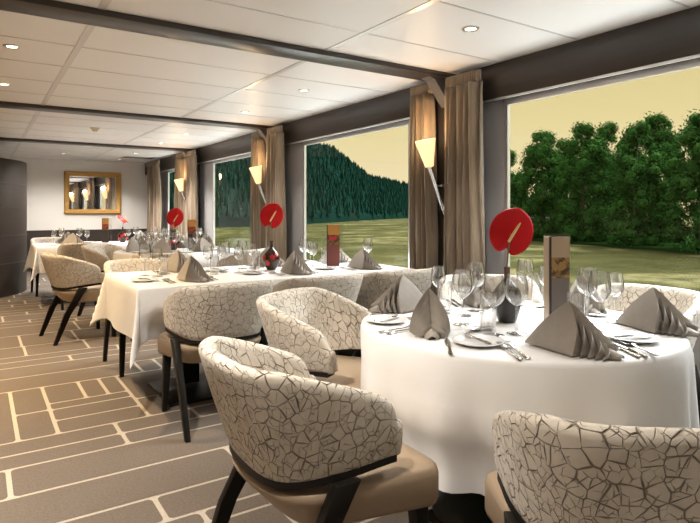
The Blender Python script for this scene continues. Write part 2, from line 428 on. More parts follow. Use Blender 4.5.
b = MB(); b.lathe([(.034, -.018), (.034, -.036), (.026, -.045), (0, -.047)], 'cream_plastic', 24); b.build('sensor_head', t)
t = thing('ceiling_vent', 'dark slotted air vent in the ceiling near the mirror wall', 'air vent', (2.62, 11.45, CZ))
b = MB(); b.box((-.28, -.16, -.008), (.28, .16, -.002), 'dark_metal'); b.build('grille', t)
b = MB()
for x0, y0, x1, y1 in ((-.3, -.18, .3, -.16), (-.3, .16, .3, .18), (-.3, -.16, -.28, .16), (.28, -.16, .3, .16)): b.box((x0, y0, -.012), (x1, y1, -.0005), 'rail')
b.build('vent_frame', t, smooth=False)
# mirror
t = thing('mirror', 'gilt-framed mirror hanging on the white far wall', 'mirror', (2.015, FY - .002, 1.577))
w, h, fw = .55, .44, .10; b = MB(); prof = [(0, 0), (.0, -.035), (.02, -.055), (.05, -.05), (.075, -.03), (.09, -.025), (fw, -.012), (fw, 0)]
rows = []
for sx, sz in ((-1, -1), (1, -1), (1, 1), (-1, 1)): rows.append([(sx * (w - i), d, sz * (h - i)) for i, d in prof])
b.grid(rows, 'gold', True, True); b.build('mirror_frame', t, angle=30)
b = MB(); b.box((-w + fw - .003, -.011, -h + fw - .003), (w - fw + .003, -.003, h - fw + .003), 'mirror'); b.build('mirror_glass', t, smooth=False)

# ------------------------------------------------------------------ chairs
def plan(n=40, W=.295, xa=.13, xc=-.05, a=.255, e=2.9):
    """U path of the shell (outer), from the +y arm end round the back to the -y arm end; returns points and outward normals."""
    pts = []
    for k in range(9): pts.append((xa + (xc - xa) * k / 9, W))
    for k in range(n + 1):
        t = PI / 2 + PI * k / n; c, s = math.cos(t), math.sin(t)
        pts.append((xc + a * math.copysign(abs(c) ** (2 / e), c), W * math.copysign(abs(s) ** (2 / e), s)))
    for k in range(1, 10): pts.append((xc + (xa - xc) * k / 9, -W))
    nrm = []
    for i in range(len(pts)):
        p, q = pts[max(i - 1, 0)], pts[min(i + 1, len(pts) - 1)]
        dx, dy = q[0] - p[0], q[1] - p[1]; l = math.hypot(dx, dy) or 1
        nrm.append((-dy / l, dx / l))
    # outward = away from the seat
    out = []
    for (x, y), (nx, ny) in zip(pts, nrm):
        if nx * (x - .05) + ny * y < 0: nx, ny = -nx, -ny
        out.append((nx, ny))
    return pts, out
def sm(a, b, x): t = min(1, max(0, (x - a) / (b - a))); return t * t * (3 - 2 * t)
def mk_chair():
    t = thing('tub_chair', '', 'chair')
    pts, nr = plan(); T = .052; xa = .13
    def ztop(x, y):
        k = min(1, max(0, (x + .23) / (xa + .23))); z = .802 - .125 * (k * k * .35 + k * .65) + .006 * math.cos(y * 5)
        d = xa - x
        if d < .055: z -= .055 - math.sqrt(max(0, .055 ** 2 - (.055 - d) ** 2))
        return z
    def zbot(x): return .492 + .03 * sm(-.25, xa, x)
    rows = []
    for (x, y), (nx, ny) in zip(pts, nr):
        zt, zb = ztop(x, y), zbot(x); back = sm(.05, -.25, x)
        def P(off, z):
            f = (z - zb) / (.80 - zb)
            o = off - (.036 + .055 * back) * (1 - f) + .008 * f
            return (x + nx * o, y + ny * o, z)
        H = zt - zb; r = T / 2; ring = []
        for f in (0.02, .12, .3, .5, .7, .85): ring.append(P(0.004 * math.sin(f * PI), zb + (H - r) * f))
        for k in range(7):
            an = PI * k / 6; ring.append(P(-r + r * math.cos(an), zt - r + r * math.sin(an)))
        for f in (.85, .65, .45, .25, .1): ring.append(P(-T - .014 * (1 - f), zb + (H - r) * f))
        ring.append(P(-T - .010, zb)); ring.append(P(-.006, zb))
        rows.append(ring)
    b = MB()
    # rounded arm ends
    def cap(ring, x0, sgn):
        c = Vector((sum(p[0] for p in ring), sum(p[1] for p in ring), sum(p[2] for p in ring))) / len(ring); out = []
        for s_, dx in ((.93, .010), (.78, .018), (.5, .022)):
            out.append([((p[0] - c.x) * s_ + c.x + dx, (p[1] - c.y) * s_ + c.y, (p[2] - c.z) * (1 - (1 - s_) * .35) + c.z) for p in ring])
        return out
    c0 = cap(rows[0], xa, 1); c1 = cap(rows[-1], xa, 1)
    allr = list(reversed(c0)) + rows + c1
    base = len(b.v); b.grid(allr, 'fabric', False, True)
    w = len(rows[0]); i = b.m('fabric')
    b.f.append(tuple(base + j for j in range(w))); b.mi.append(i); b.f.append(tuple(base + (len(allr) - 1) * w + j for j in range(w))); b.mi.append(i)
    br = b.build('backrest', t, angle=70, weld=False)
    cum = [0]
    for p, q in zip(pts, pts[1:]): cum.append(cum[-1] + math.hypot(q[0] - p[0], q[1] - p[1]))
    nc = len(c0); uvs = []
    for i, ring in enumerate(allr):
        u_ = cum[min(max(i - nc, 0), len(pts) - 1)] + (.012 * (i - nc) if i < nc else .012 * (i - nc - len(pts) + 1) if i >= nc + len(pts) else 0)
        src = rows[min(max(i - nc, 0), len(pts) - 1)]; v_ = src[0][2]
        for j in range(w):
            uvs.append((u_, v_))
            if j < w - 1: v_ += (Vector(src[j + 1]) - Vector(src[j])).length
    uv = br.data.uv_layers.new(name='wrap').data
    for l_ in br.data.loops: uv[l_.index].uv = uvs[l_.vertex_index]
    # black rail under the shell
    rr = []
    for (x, y), (nx, ny) in zip(pts, nr):
        zb = zbot(x); back = sm(.05, -.25, x); o = -(.036 + .055 * back)
        q = lambda off, z: (x + nx * (o + off), y + ny * (o + off), z)
        rr.append([q(.003, zb + .006), q(.003, zb - .013), q(-.055, zb - .013), q(-.055, zb + .002)])
    b = MB(); b.grid(rr, 'blackwood', False, True)
    n4 = len(rr); i = b.m('blackwood'); b.f.append((0, 1, 2, 3)); b.mi.append(i); b.f.append(tuple((n4 - 1) * 4 + j for j in range(4))); b.mi.append(i)
    b.build('base_rail', t, angle=40)
    # seat cushion
    sp = []
    for k in range(25):
        tt = PI / 2 + PI * k / 24; c, s = math.cos(tt), math.sin(tt)
        sp.append((-.03 + .190 * math.copysign(abs(c) ** .8, c), .245 * math.copysign(abs(s) ** .8, s)))
    r = .05
    for k in range(7):
        an = -PI / 2 + PI / 2 * k / 6; sp.append((.30 - r + r * math.cos(an), -.272 + r + r * math.sin(an)))
    for k in range(7):
        an = PI / 2 * k / 6; sp.append((.30 - r + r * math.cos(an), .272 - r + r * math.sin(an)))
    def ringz(sc, z, tb=1): return [((x if x > 0 else x * tb) * sc + .01 * (1 - sc), y * sc * (1 - (1 - tb) * .3 * (x < .1)), z) for x, y in sp]
    rows = [ringz(.93, .352, .55), ringz(.985, .356, .6), ringz(1, .37, .66), ringz(1, .41, .82), ringz(1, .44, .95), ringz(.985, .456), ringz(.95, .466), ringz(.85, .474), ringz(.6, .479), ringz(.3, .481), ringz(.02, .481)]
    b = MB(); b.grid(rows, 'leather', False, True); b.f.append(tuple(range(len(sp)))); b.mi.append(0); b.build('seat', t, angle=60)
    for sy in (1, -1):
        b = MB(); b.taper((.235, sy * .222, .36), (.255, sy * .232, 0), (.048, .045), (.03, .03), 'blackwood'); b.build('leg', t, bev=.004)
    for sy in (1, -1):
        b = MB(); b.taper((-.03, sy * .256, .495), (-.165, sy * .258, .26), (.075, .034), (.055, .032), 'blackwood'); b.taper((-.165, sy * .258, .26), (-.265, sy * .256, 0), (.055, .032), (.034, .028), 'blackwood'); b.build('leg', t, bev=.004)
    return t
CH = Kind(mk_chair)
R = math.radians
CG = 'cream crackle-patterned tub chairs around the dining tables'
T1 = (1.80, 1.53); T3 = (1.85, 6.50)
def chair(x, y, deg, label): return CH.put((x, y, 0), R(deg), label, CG)
chair(.838, 1.485, -1, 'large cream crackle tub chair in front, seen from its side with leather seat showing')
chair(1.245, .735, 53, 'tub chair with its back to us at the big round table, cut by the frame')
chair(1.37, 2.235, -60, 'cream tub chair turned towards us on the rear aisle side of the big round table')
chair(2.44, 2.24, -132, 'tub chair behind the big round table, in front of the curtain')
chair(2.685, 1.55, -178, 'tub chair at the big round table with its back against the tree window')
chair(1.165, 3.17, 90, 'cream tub chair at the rectangular table, first from the aisle, back to us')
chair(1.80, 3.18, 90, 'cream tub chair at the rectangular table, middle of three with backs to us')
chair(2.42, 3.19, 90, 'cream tub chair at the rectangular table, of three the one next the window')
chair(1.10, 4.56, -90, 'tub chair on the far side of the first rectangular table, at its aisle corner')
chair(.80, 5.92, 8, 'cream tub chair standing out in the aisle, seen side-on beyond the first rectangular table')
chair(1.53, 5.58, 66, 'tub chair at the second round table, back just above the white rectangular table')
chair(2.36, 5.66, 121, 'tub chair at the second round table, tan back showing beside the middle curtain')
chair(1.33, 7.06, -46, 'tub chair at the second round table facing us, right of the aisle chair')
chair(1.11, 7.86, 90, 'tub chair with its back to us at the farthest table, corner place')
chair(2.05, 7.82, 90, 'tub chair with its back to us at the farthest table, second from the aisle')
chair(.92, 9.26, -90, 'tub chair behind the farthest table, beside the curved dark partition')

# ------------------------------------------------------------------ tables and cloths
def round_cloth(c, r, label, seed, tucks=(), nfold=13, drop=.45, z=.75):
    rg = random.Random(seed); ph = [rg.uniform(0, 6.28) for _ in range(4)]
    n = 144; rows = [[(0.0005 * math.cos(2 * PI * j / n), .0005 * math.sin(2 * PI * j / n), z) for j in range(n)]]
    for q in (.3, .6, .85, .96): rows.append([(r * q * math.cos(2 * PI * j / n), r * q * math.sin(2 * PI * j / n), z) for j in range(n)])
    for q, dz in ((.985, -.0015), (.997, -.006), (1.003, -.016)): rows.append([(r * q * math.cos(2 * PI * j / n), r * q * math.sin(2 * PI * j / n), z + dz) for j in range(n)])
    for d in (.05, .10, .16, .22, .28, .34, .40, drop - .012, drop):
        f = d / drop; row = []
        for j in range(n):
            a = 2 * PI * j / n
            wv = math.sin(nfold * a + ph[0] + .8 * math.sin(2 * a + ph[1])) * .65 + .35 * math.sin((nfold * 2 - 3) * a + ph[2])
            rr = r + .010 + .010 * f + .034 * f ** 1.2 * wv
            for ta, tw, amt, d0_, d1_ in tucks:
                da = abs((a - R(ta) + PI) % (2 * PI) - PI); rr -= amt * (1 - sm(R(tw), R(tw) + .16, da)) * sm(d0_, d1_, d)
            row.append((rr * math.cos(a), rr * math.sin(a), z - d - .012 * f * math.sin(4 * a + ph[3])))
        rows.append(row)
    b = MB(); b.grid(rows, 'cloth', False, True)
    o = b.build('tablecloth', angle=80); o.location = (c[0], c[1], 0); return tag(o, label, 'tablecloth', 'white tablecloths')
def round_table(c, label, base=True):
    t = thing('round_table', label, 'table', (c[0], c[1], 0), 0, 'dining tables under white cloths')
    b = MB(); b.lathe([(0, .746), (.585, .746), (.592, .740), (.592, .722), (.585, .716), (0, .716)], 'blackwood', 64); b.build('tabletop', t)
    b = MB(); b.lathe([(.05, .716), (.05, .20), (.06, .15), (.0, .149)], 'teal_metal', 32); b.build('column', t)
    b = MB(); b.lathe([(0, .16), (.07, .155), (.16, .13), (.26, .075), (.32, .02), (.325, 0), (0, 0)], 'teal_metal', 48); b.build('base', t)
def rect_table(x0, x1, y0, y1, label, posts, pl=(-.25, .25)):
    cx, cy = (x0 + x1) / 2, (y0 + y1) / 2
    t = thing('rectangular_table', label, 'table', (cx, cy, 0), 0, 'dining tables under white cloths')
    b = MB(); b.box((x0 - cx + .02, y0 - cy + .02, .716), (x1 - cx - .02, y1 - cy - .02, .746), 'blackwood'); b.build('tabletop', t, bev=.004)
    for px in posts:
        b = MB(); b.box((px - cx - .055, -.055, .012), (px - cx + .055, .055, .716), 'blackwood'); b.build('post', t, bev=.004)
        b = MB(); b.box((px - cx - .25, pl[0], 0), (px - cx + .25, pl[1], .012), 'blackwood'); b.build('foot_plate', t, bev=.003)
def rect_cloth(x0, x1, y0, y1, d, label, tucks, seed=1, z=.75):
    """A rectangular cloth: straight drops along the sides, hanging pleats at the corners; side drops give way to chair seats at 'tucks' (x spans per side)."""
    rg = random.Random(seed); cx, cy = (x0 + x1) / 2, (y0 + y1) / 2; hx, hy = (x1 - x0) / 2, (y1 - y0) / 2
    def axis(h, nn):
        ins = [-h + 2 * h * k / nn for k in range(nn + 1)]
        e = [.004, .012, .03, .06, .10, .15, .2, .25, .3, .34, .38, .42]; e = [q for q in e if q < d - .005] + [d]
        return [-h - q for q in reversed(e)] + ins + [h + q for q in e]
    X, Y = axis(hx, 44), axis(hy, 22)
    def drop(u):        # vertical fall with a small rounded edge
        return u
    rows = []
    for gy in Y:
        row = []
        for gx in X:
            ax = max(0, abs(gx) - hx); ay = max(0, abs(gy) - hy); sx, sy = (1 if gx > 0 else -1), (1 if gy > 0 else -1)
            px, py = max(-hx, min(hx, gx)), max(-hy, min(hy, gy)); pz = 0
            if ax > 0 and ay > 0:
                rho = math.hypot(ax, ay); ph = math.atan2(ay, ax); dl = min(ph, PI / 2 - ph)
                o = rho * math.sin(dl) * (.60 if sx < 0 else .12)
                ang = R(45) + (ph - R(45)) * .5 + (.35 if sx < 0 else -.1)
                px += sx * (o * math.cos(ang) + .012 * (1 - ph / (PI / 2))); py += sy * (o * math.sin(ang) + .012 * ph / (PI / 2))
                pz = -rho * math.cos(dl * .62)
            elif ax > 0:
                pz = -ax; f = ax / d
                px += sx * (.012 + .014 * f * math.sin(gy * 9 + seed)) * min(1, ax / .02)
            elif ay > 0:
                pz = -ay; f = ay / d
                off = (.012 + .016 * f * math.sin(gx * 7 + seed * 2)) * min(1, ay / .02)
                for side, a, c_ in tucks:
                    if side == sy:
                        xx = gx + cx; w_ = sm(a - .06, a, xx) * (1 - sm(c_, c_ + .06, xx))
                        off -= .17 * w_ * sm(.12, .26, ay)
                py += sy * off
            elif abs(gx) > hx - 1e-6 or abs(gy) > hy - 1e-6: pz = -.003
            row.append((px, py, z + pz))
        rows.append(row)
    b = MB(); b.grid(rows, 'cloth'); o = b.build('tablecloth', angle=80); o.location = (cx, cy, 0)
    return tag(o, label, 'tablecloth', 'white tablecloths')
round_table(T1, 'round pedestal table hidden under the big white round cloth')
round_cloth(T1, .612, 'white round tablecloth hanging in folds on the big round table', 3, [(122, 26, .17, .03, .2), (182, 22, .05, .22, .36), (233, 20, .05, .22, .36), (48, 24, .10, .1, .25), (2, 24, .10, .1, .25)])
T2 = (.78, 2.85, 3.40, 4.385)
rect_table(*T2, 'rectangular table with black foot plates, between the aisle and the middle window', (1.23, 2.5), (-.42, .13))
rect_cloth(*T2, .33, 'white rectangular tablecloth with a hanging corner, on the table beside the middle window', [(-1, .86, 1.50), (-1, 1.46, 2.13), (-1, 2.09, 2.75), (1, .80, 1.42)], 1)
round_table(T3, 'second round pedestal table, beyond the rectangular table, under its cloth')
round_cloth(T3, .612, 'white round tablecloth on the second round table, beyond the rectangular one', 9, [(133, 33, .21, .04, .13), (242, 24, .10, .1, .25), (302, 24, .10, .1, .25)])
T4 = (.62, 2.85, 8.03, 8.96)
rect_table(*T4, 'farthest rectangular table, near the mirror wall, under its cloth', (1.2, 2.5))
rect_cloth(*T4, .33, 'white tablecloth on the farthest table, its corner pointing at the dark partition', [(-1, .78, 1.44), (-1, 1.72, 2.38), (1, .60, 1.24)], 4)

# ------------------------------------------------------------------ tableware prototypes
def mk_napkin():
    b = MB(); Bp = Vector((-.15, 0, .004)); K = 5; edges = []
    for k in range(K):
        tx, tz = .0 + .027 * k, .160 - .0285 * k
        w = .074 - .0045 * k; xs = .040 + .021 * k; edge = []; n = 16
        for i in range(2 * n + 1):
            q = i / n if i <= n else 2 - i / n; s_ = 1 if i <= n else -1
            edge.append(Vector((xs + (tx - xs) * q ** 1.3 + .018 * math.sin(PI * q), s_ * w * (1 - q ** 1.7), .002 + (tz - .002) * (q ** .78))))
        edges.append(edge)
    rows = []
    for s_ in (.02, .3, .5, .7, .85, .95, 1.0): rows.append([Bp.lerp(e, s_) + Vector((0, 0, .012 * math.sin(PI * s_) * min(1, e.z * 12))) for e in edges[0]])
    for k in range(1, K):
        f_ = .52
        rows.append([Vector((.35 * a_.x + .65 * e.x - .006, e.y * f_, max(.002, e.z * f_))) for a_, e in zip(edges[k - 1], edges[k])])
        rows.append(edges[k])
    rows.append([Vector((e.x * .6 + .05, e.y * .55, max(.002, e.z * .62))) for e in edges[-1]])
    b.grid(rows, 'napkin')
    # rolled tail in front of the folds
    rows = []
    for i in range(9):
        s_ = i / 8; rr = .030 * (1 - .55 * s_ ** 2) ; xx = .085 + .078 * s_
        rows.append([(xx, rr * 1.05 * math.cos(PI * j / 10), .002 + rr * 1.15 * math.sin(PI * j / 10) * (1 - .35 * s_)) for j in range(11)])
    b.grid(rows, 'napkin')
    o = b.build('napkin', angle=38, solid=.0034, weld=False); return tag(o, '', 'napkin')
def mk_wine(hh, rb):
    def f():
        t = thing('wine_glass', '', 'wine glass')
        zb = hh * .47; pr = []
        for q, r_ in ((0, .10), (.04, .34), (.12, .62), (.25, .88), (.4, 1.0), (.55, .99), (.75, .90), (.9, .82), (1, .78)): pr.append((rb * r_, zb + (hh - zb) * q))
        th = .0014; inner = [(max(.0005, r_ - th), z_ + (.003 if i == 0 else 0.0012 if i < 3 else 0)) for i, (r_, z_) in enumerate(pr)]
        b = MB(); b.lathe(pr + list(reversed(inner)), 'glass', 28); b.build('bowl', t, angle=80)
        b = MB(); b.lathe([(.0048, .008), (.0040, hh * .2), (.0042, hh * .38), (.0075, zb - .001), (.004, zb + .0005)], 'glass', 12); b.build('stem', t, angle=80)
        b = MB(); b.lathe([(.0005, 0.0008), (.036, .0008), (.037, .0018), (.034, .003), (.015, .0055), (.005, .0085), (.0005, .009)], 'glass', 28); b.build('foot', t, angle=60)
        return t
    return f
def mk_tumbler():
    b = MB(); b.lathe([(.0005, .001), (.028, .001), (.029, .003), (.0315, .14), (.030, .14), (.0275, .012), (.0005, .010)], 'glass', 28)
    o = b.build('tumbler', angle=50); return tag(o, '', 'glass')
def mk_plate():
    b = MB(); b.lathe([(.0005, .0015), (.050, .0015), (.052, 0), (.055, .0005), (.080, .009), (.0875, .0125), (.088, .014), (.086, .0145), (.078, .0115), (.055, .005), (.05, .0045), (.0005, .0045)], 'china', 48)
    o = b.build('side_plate', angle=60); return tag(o, '', 'plate')
def outline(b, pts, z0, th, k='steel', bend=None):
    """flat strip built from (x, halfwidth) stations"""
    rows = []
    for x, w in pts:
        dz = bend(x) if bend else 0
        rows.append([(x, -w, z0 + dz), (x, -w * .6, z0 + th + dz), (x, w * .6, z0 + th + dz), (x, w, z0 + dz), (x, 0, z0 + dz - .0002)])
    b.grid(rows, k, False, True); n = len(rows); i = b.m(k); base = len(b.v) - n * 5
    b.f.append(tuple(base + j for j in range(5))); b.mi.append(i); b.f.append(tuple(base + (n - 1) * 5 + j for j in range(5))); b.mi.append(i)
def mk_knife(ln=.215):
    def f():
        t = thing('table_knife', '', 'knife'); s = ln / .215
        b = MB(); outline(b, [(-.105 * s, .003), (-.100 * s, .0075), (-.06 * s, .007), (-.02 * s, .0055), (0, .0048)], .001, .005); b.build('handle', t)
        b = MB(); outline(b, [(0, .0048), (.012 * s, .0085), (.06 * s, .0095), (.09 * s, .0085), (.105 * s, .004), (.11 * s, .001)], .0012, .0022); b.build('blade', t); return t
    return f
def mk_fork():
    t = thing('table_fork', '', 'fork'); bend = lambda x: .004 + .006 * max(0, (x - .02) / .06) - .010 * max(0, (x - .06) / .04) ** 2 * .4
    b = MB(); outline(b, [(-.10, .004), (-.095, .009), (-.05, .0055), (.0, .0034), (.03, .0035), (.042, .010), (.052, .0125), (.058, .0125)], 0, .003, bend=bend); b.build('handle', t)
    b = MB()
    for y in (-.0105, -.0035, .0035, .0105): b.tube([(.056, y, bend(.056) + .0015), (.075, y, bend(.075) + .002), (.103, y * .95, bend(.095) + .002)], [.0022, .002, .001], 'steel', 6)
    b.build('tines', t); return t
def mk_spoon():
    t = thing('table_spoon', '', 'spoon')
    b = MB(); outline(b, [(-.10, .004), (-.095, .009), (-.05, .0055), (.0, .0034), (.035, .0036)], 0, .003, bend=lambda x: .004 + .004 * max(0, x / .035)); b.build('handle', t)
    rows = []
    for i in range(9):
        a = PI * i / 8; x = .066 - .034 * math.cos(a); w = .0205 * math.sin(a) ** .8 + .0008
        rows.append([(x, w * math.cos(PI * j / 8), .0095 - .0075 * math.sin(PI * j / 8) * math.sin(a)) for j in range(9)])
    b = MB(); b.grid(rows, 'steel'); b.build('spoon_bowl', t, solid=.0012); return t
NAP = Kind(mk_napkin); WBIG = Kind(mk_wine(.218, .042)); WSML = Kind(mk_wine(.19, .036)); TUM = Kind(mk_tumbler); PLATE = Kind(mk_plate)
KNF = Kind(mk_knife()); FRK = Kind(mk_fork); SPN = Kind(mk_spoon); BKN = Kind(mk_knife(.16))
TZ = .7512
def setting(tc, base, ang, where, tab, gname, plate=True, nap_turn=0, knives=2, spoon=True, dessert=False, nap=True, nlab=None, forks=True, rs=0, ls=0, pl=(.125, .258)):
    """One place: base = napkin point on the cloth, ang = heading of the diner (deg)."""
    c, s = math.cos(R(ang)), math.sin(R(ang))
    P = lambda f, l: (base[0] + c * f - s * l, base[1] + s * f + c * l, TZ)      # f towards the table centre, l to the diner's left
    if nap: NAP.put(P(0, 0), R(ang + nap_turn), nlab or 'taupe fan-folded napkin %s' % where, 'taupe fan-folded napkins on ' + gname)
    if forks: FRK.put(P(.0, .152 + ls), R(ang + rnd.uniform(-2, 2)), 'outer steel fork %s' % where, 'steel forks on ' + gname)
    if forks: FRK.put(P(.01, .124 + ls), R(ang + rnd.uniform(-2, 2)), 'inner steel fork %s' % where, 'steel forks on ' + gname)
    for k in range(knives): KNF.put(P(.0, -.09 - .027 * k - rs), R(ang + rnd.uniform(-3, 3)), ('inner' if k == 0 else 'outer') + ' knife %s' % where, 'steel knives on ' + gname)
    if spoon: SPN.put(P(.0, -.150 - rs), R(ang + rnd.uniform(-3, 3)), 'steel soup spoon %s' % where, 'steel spoons on ' + gname)
    if plate:
        PLATE.put(P(*pl), 0, 'white side plate %s' % where, 'white side plates on ' + gname)
        q = P(*pl); BKN.put((q[0], q[1], TZ + .0135), R(ang + 10 + rnd.uniform(-8, 8)), 'butter knife on side plate %s' % where, 'butter knives on ' + gname)
    if dessert:
        SPN.put(P(.15, .0), R(ang + 88), 'steel dessert spoon %s' % where, 'dessert spoons on ' + gname)
g1 = 'the big round table'
def polar(c, r, a): return (c[0] + r * math.cos(R(a)), c[1] + r * math.sin(R(a)))
S1 = [(182, 'at the place of the large front chair', -127), (122, 'at the rear aisle-side place of the big round table', 228), (62, 'at the curtain-side place of the big round table', 0),
      (2, 'at the tree-window place of the big round table', 60), (310, 'at the cut-off place of the big round table', -202), (242, 'at the place nearest us on the big round table', -138)]
NL1 = {182: 'taupe fan-folded napkin with its open nested tips facing us, in front of the large chair', 122: 'taupe napkin with spiky upright folds, behind the one with tips facing us',
       62: 'taupe napkin seen through wine glasses before the curtain on the big round table', 2: 'taupe napkin before the tree window, behind the right-hand wine glasses',
       310: 'taupe napkin sagging into a soft hollow fold beside the tree-window chair', 242: 'widest taupe fan-folded napkin, side-on at the front of the big round table'}
for a, wh, nt in S1:
    setting(T1, polar(T1, .47, a), a + 180, wh, 1, g1, a in (182, 242), nt, nap=(a not in (310, 182, 122)), nlab=NL1[a], forks=a in (182, 242, 2), rs=.085 if a == 242 else 0, ls=.045 if a == 242 else 0, pl=(.06, .30) if a == 182 else (.125, .258), knives=0 if a == 182 else 2, spoon=a in (242, 2))
PLATE.put((1.90, 1.085, TZ), 0, 'white side plate right of the widest napkin, at the edge of the big round table', 'white side plates on ' + g1)
BKN.put((1.90, 1.085, TZ + .0135), R(-20), 'butter knife on the side plate right of the widest napkin', 'butter knives on ' + g1)
KNF.put((1.300, 1.372, TZ), R(50), 'steel knife between the front side plate and the napkin with tips facing us', 'steel knives on ' + g1)
SPN.put((1.50, 1.475, TZ), R(22), 'steel spoon just right of the napkin with tips facing us', 'steel spoons on ' + g1)
NAP.put((2.13, 1.14, TZ), R(-88), NL1[310], 'taupe fan-folded napkins on ' + g1)
NAP.put((1.415, 1.60, TZ), R(-127), NL1[182], 'taupe fan-folded napkins on ' + g1)
NAP.put((1.60, 1.985, TZ), R(165), NL1[122], 'taupe fan-folded napkins on ' + g1)
def glasses(kind, lst, grp):
    for x, y, lb in lst: kind.put((x, y, TZ), rnd.uniform(0, 6), lb, grp)
glasses(WBIG, [(1.593, 1.606, 'large wine glass just right of the napkin with tips facing us'), (1.552, 1.405, 'large wine glass nearest the vase on its left, before the tumbler'),
               (1.640, 1.375, 'large wine glass directly in front of the charcoal vase'), (1.86, 1.79, 'large wine glass behind the front cluster, against the curtain'),
               (2.069, 1.375, 'large wine glass just right of the tall menu'), (1.965, 1.255, 'large wine glass right of the widest napkin, nearest us'), (2.165, 1.765, 'large wine glass left of the tall menu, before the window')],
        'large wine glasses on ' + g1)
glasses(WSML, [(1.80, 1.97, 'small wine glass standing behind the napkin with tips facing us'), (1.745, 1.735, 'small wine glass in the rear cluster left of the vase'),
               (2.235, 1.70, 'small wine glass touching the tall menu, seen against green water'), (2.215, 1.345, 'small wine glass before the chair at the tree window')], 'small wine glasses on ' + g1)
glasses(TUM, [(1.60, 1.475, 'straight tumbler left of the charcoal vase'), (1.885, 1.30, 'straight tumbler half hidden behind the widest napkin'), (1.71, 1.83, 'straight tumbler behind the upright spiky napkin'), (2.30, 1.80, 'straight tumbler near the window, behind the tall menu')], 'tumblers on ' + g1)
# rectangular table
g2 = 'the first rectangular table'
for x, nm, xx in ((1.147, 'aisle', 1.147), (1.90, 'middle', 1.9), (2.50, 'window', 2.5)):
    setting(None, (x, 3.60), 90, 'at the near %s place of the first rectangular table' % nm, 2, g2, True, {'aisle': -160, 'middle': -164, 'window': -156}[nm])
for x, nm, y in ((1.23, 'aisle', 4.17), (1.98, 'middle', 4.2), (2.62, 'window', 4.2)):
    setting(None, (x, y), -90, 'at the far %s place of the first rectangular table' % nm, 2, g2, nm == 'aisle', 40, nlab='taupe napkin at the far %s place of the first rectangular table' % nm)
glasses(WBIG, [(.965, 4.03, 'large wine glass nearest the aisle on the first rectangular table'), (1.50, 3.93, 'large wine glass left of the brown vase, in the loose group'),
               (1.72, 4.12, 'large wine glass close behind the brown vase'), (2.26, 4.11, 'large wine glass left of the maroon menu'), (2.72, 3.84, 'large wine glass right of the maroon menu, by the window')], 'large wine glasses on ' + g2)
glasses(WSML, [(1.02, 3.92, 'small wine glass beside the tumbler at the aisle end of the rectangular table'), (1.58, 3.85, 'small wine glass left of the brown vase'), (1.80, 4.10, 'small wine glass behind the brown vase, window side'),
               (2.35, 4.16, 'small wine glass between two others left of the maroon menu'), (1.42, 4.05, 'small wine glass in the middle of the first rectangular table'), (1.56, 4.14, 'small wine glass at the rear of the loose group left of the brown vase'), (2.28, 3.98, 'small wine glass in front of the group left of the maroon menu')], 'small wine glasses on ' + g2)
glasses(TUM, [(1.09, 4.03, 'tumbler at the aisle end of the first rectangular table'), (1.40, 3.86, 'tumbler in the middle of the first rectangular table'), (1.79, 4.02, 'tumbler beside the brown vase'), (2.44, 4.07, 'tumbler touching the maroon menu')], 'tumblers on ' + g2)
# second round table and farthest table: fewer pieces show
g3, g4 = 'the second round table', 'the farthest table'
NM3 = {182: 'aisle-side', 122: 'rear aisle-side', 62: 'rear window-side', 2: 'window-side', 302: 'near window-side', 242: 'near aisle-side'}
def cluster(base, ang, nm, g, tabn, big=True):
    c, s = math.cos(R(ang)), math.sin(R(ang)); P = lambda f, l: (base[0] + c * f - s * l, base[1] + s * f + c * l, TZ)
    if big: WBIG.put(P(.17, -.10), 0, 'large wine glass in the cluster at the %s place of %s' % (nm, tabn), 'wine glasses on ' + g)
    WSML.put(P(.13, -.19), 0, 'small wine glass in the cluster at the %s place of %s' % (nm, tabn), 'wine glasses on ' + g)
    TUM.put(P(.19, -.015), 0, 'tumbler in the cluster at the %s place of %s' % (nm, tabn), 'tumblers on ' + g)
    PLATE.put(P(.03, .24), 0, 'white side plate at the %s place of %s' % (nm, tabn), 'white side plates on ' + g)
for a, nm in NM3.items():
    bs = polar(T3, .44, a); NAP.put((*bs, TZ), R(a + 180 + 60), 'taupe napkin at the %s place of %s' % (nm, g3), 'taupe napkins on ' + g3); cluster(bs, a + 180, nm, g3, g3, a != 2)
for x, y, ang, nm in ((1.05, 8.24, 90, 'near aisle'), (2.05, 8.24, 90, 'near middle'), (2.62, 8.24, 90, 'near window'), (1.05, 8.74, -90, 'far aisle'), (2.02, 8.74, -90, 'far middle'), (2.55, 8.74, -90, 'far window')):
    NAP.put((x, y, TZ), R(ang - 100), 'taupe napkin at the %s place of %s' % (nm, g4), 'taupe napkins on ' + g4); cluster((x, y), ang, nm, g4, g4)

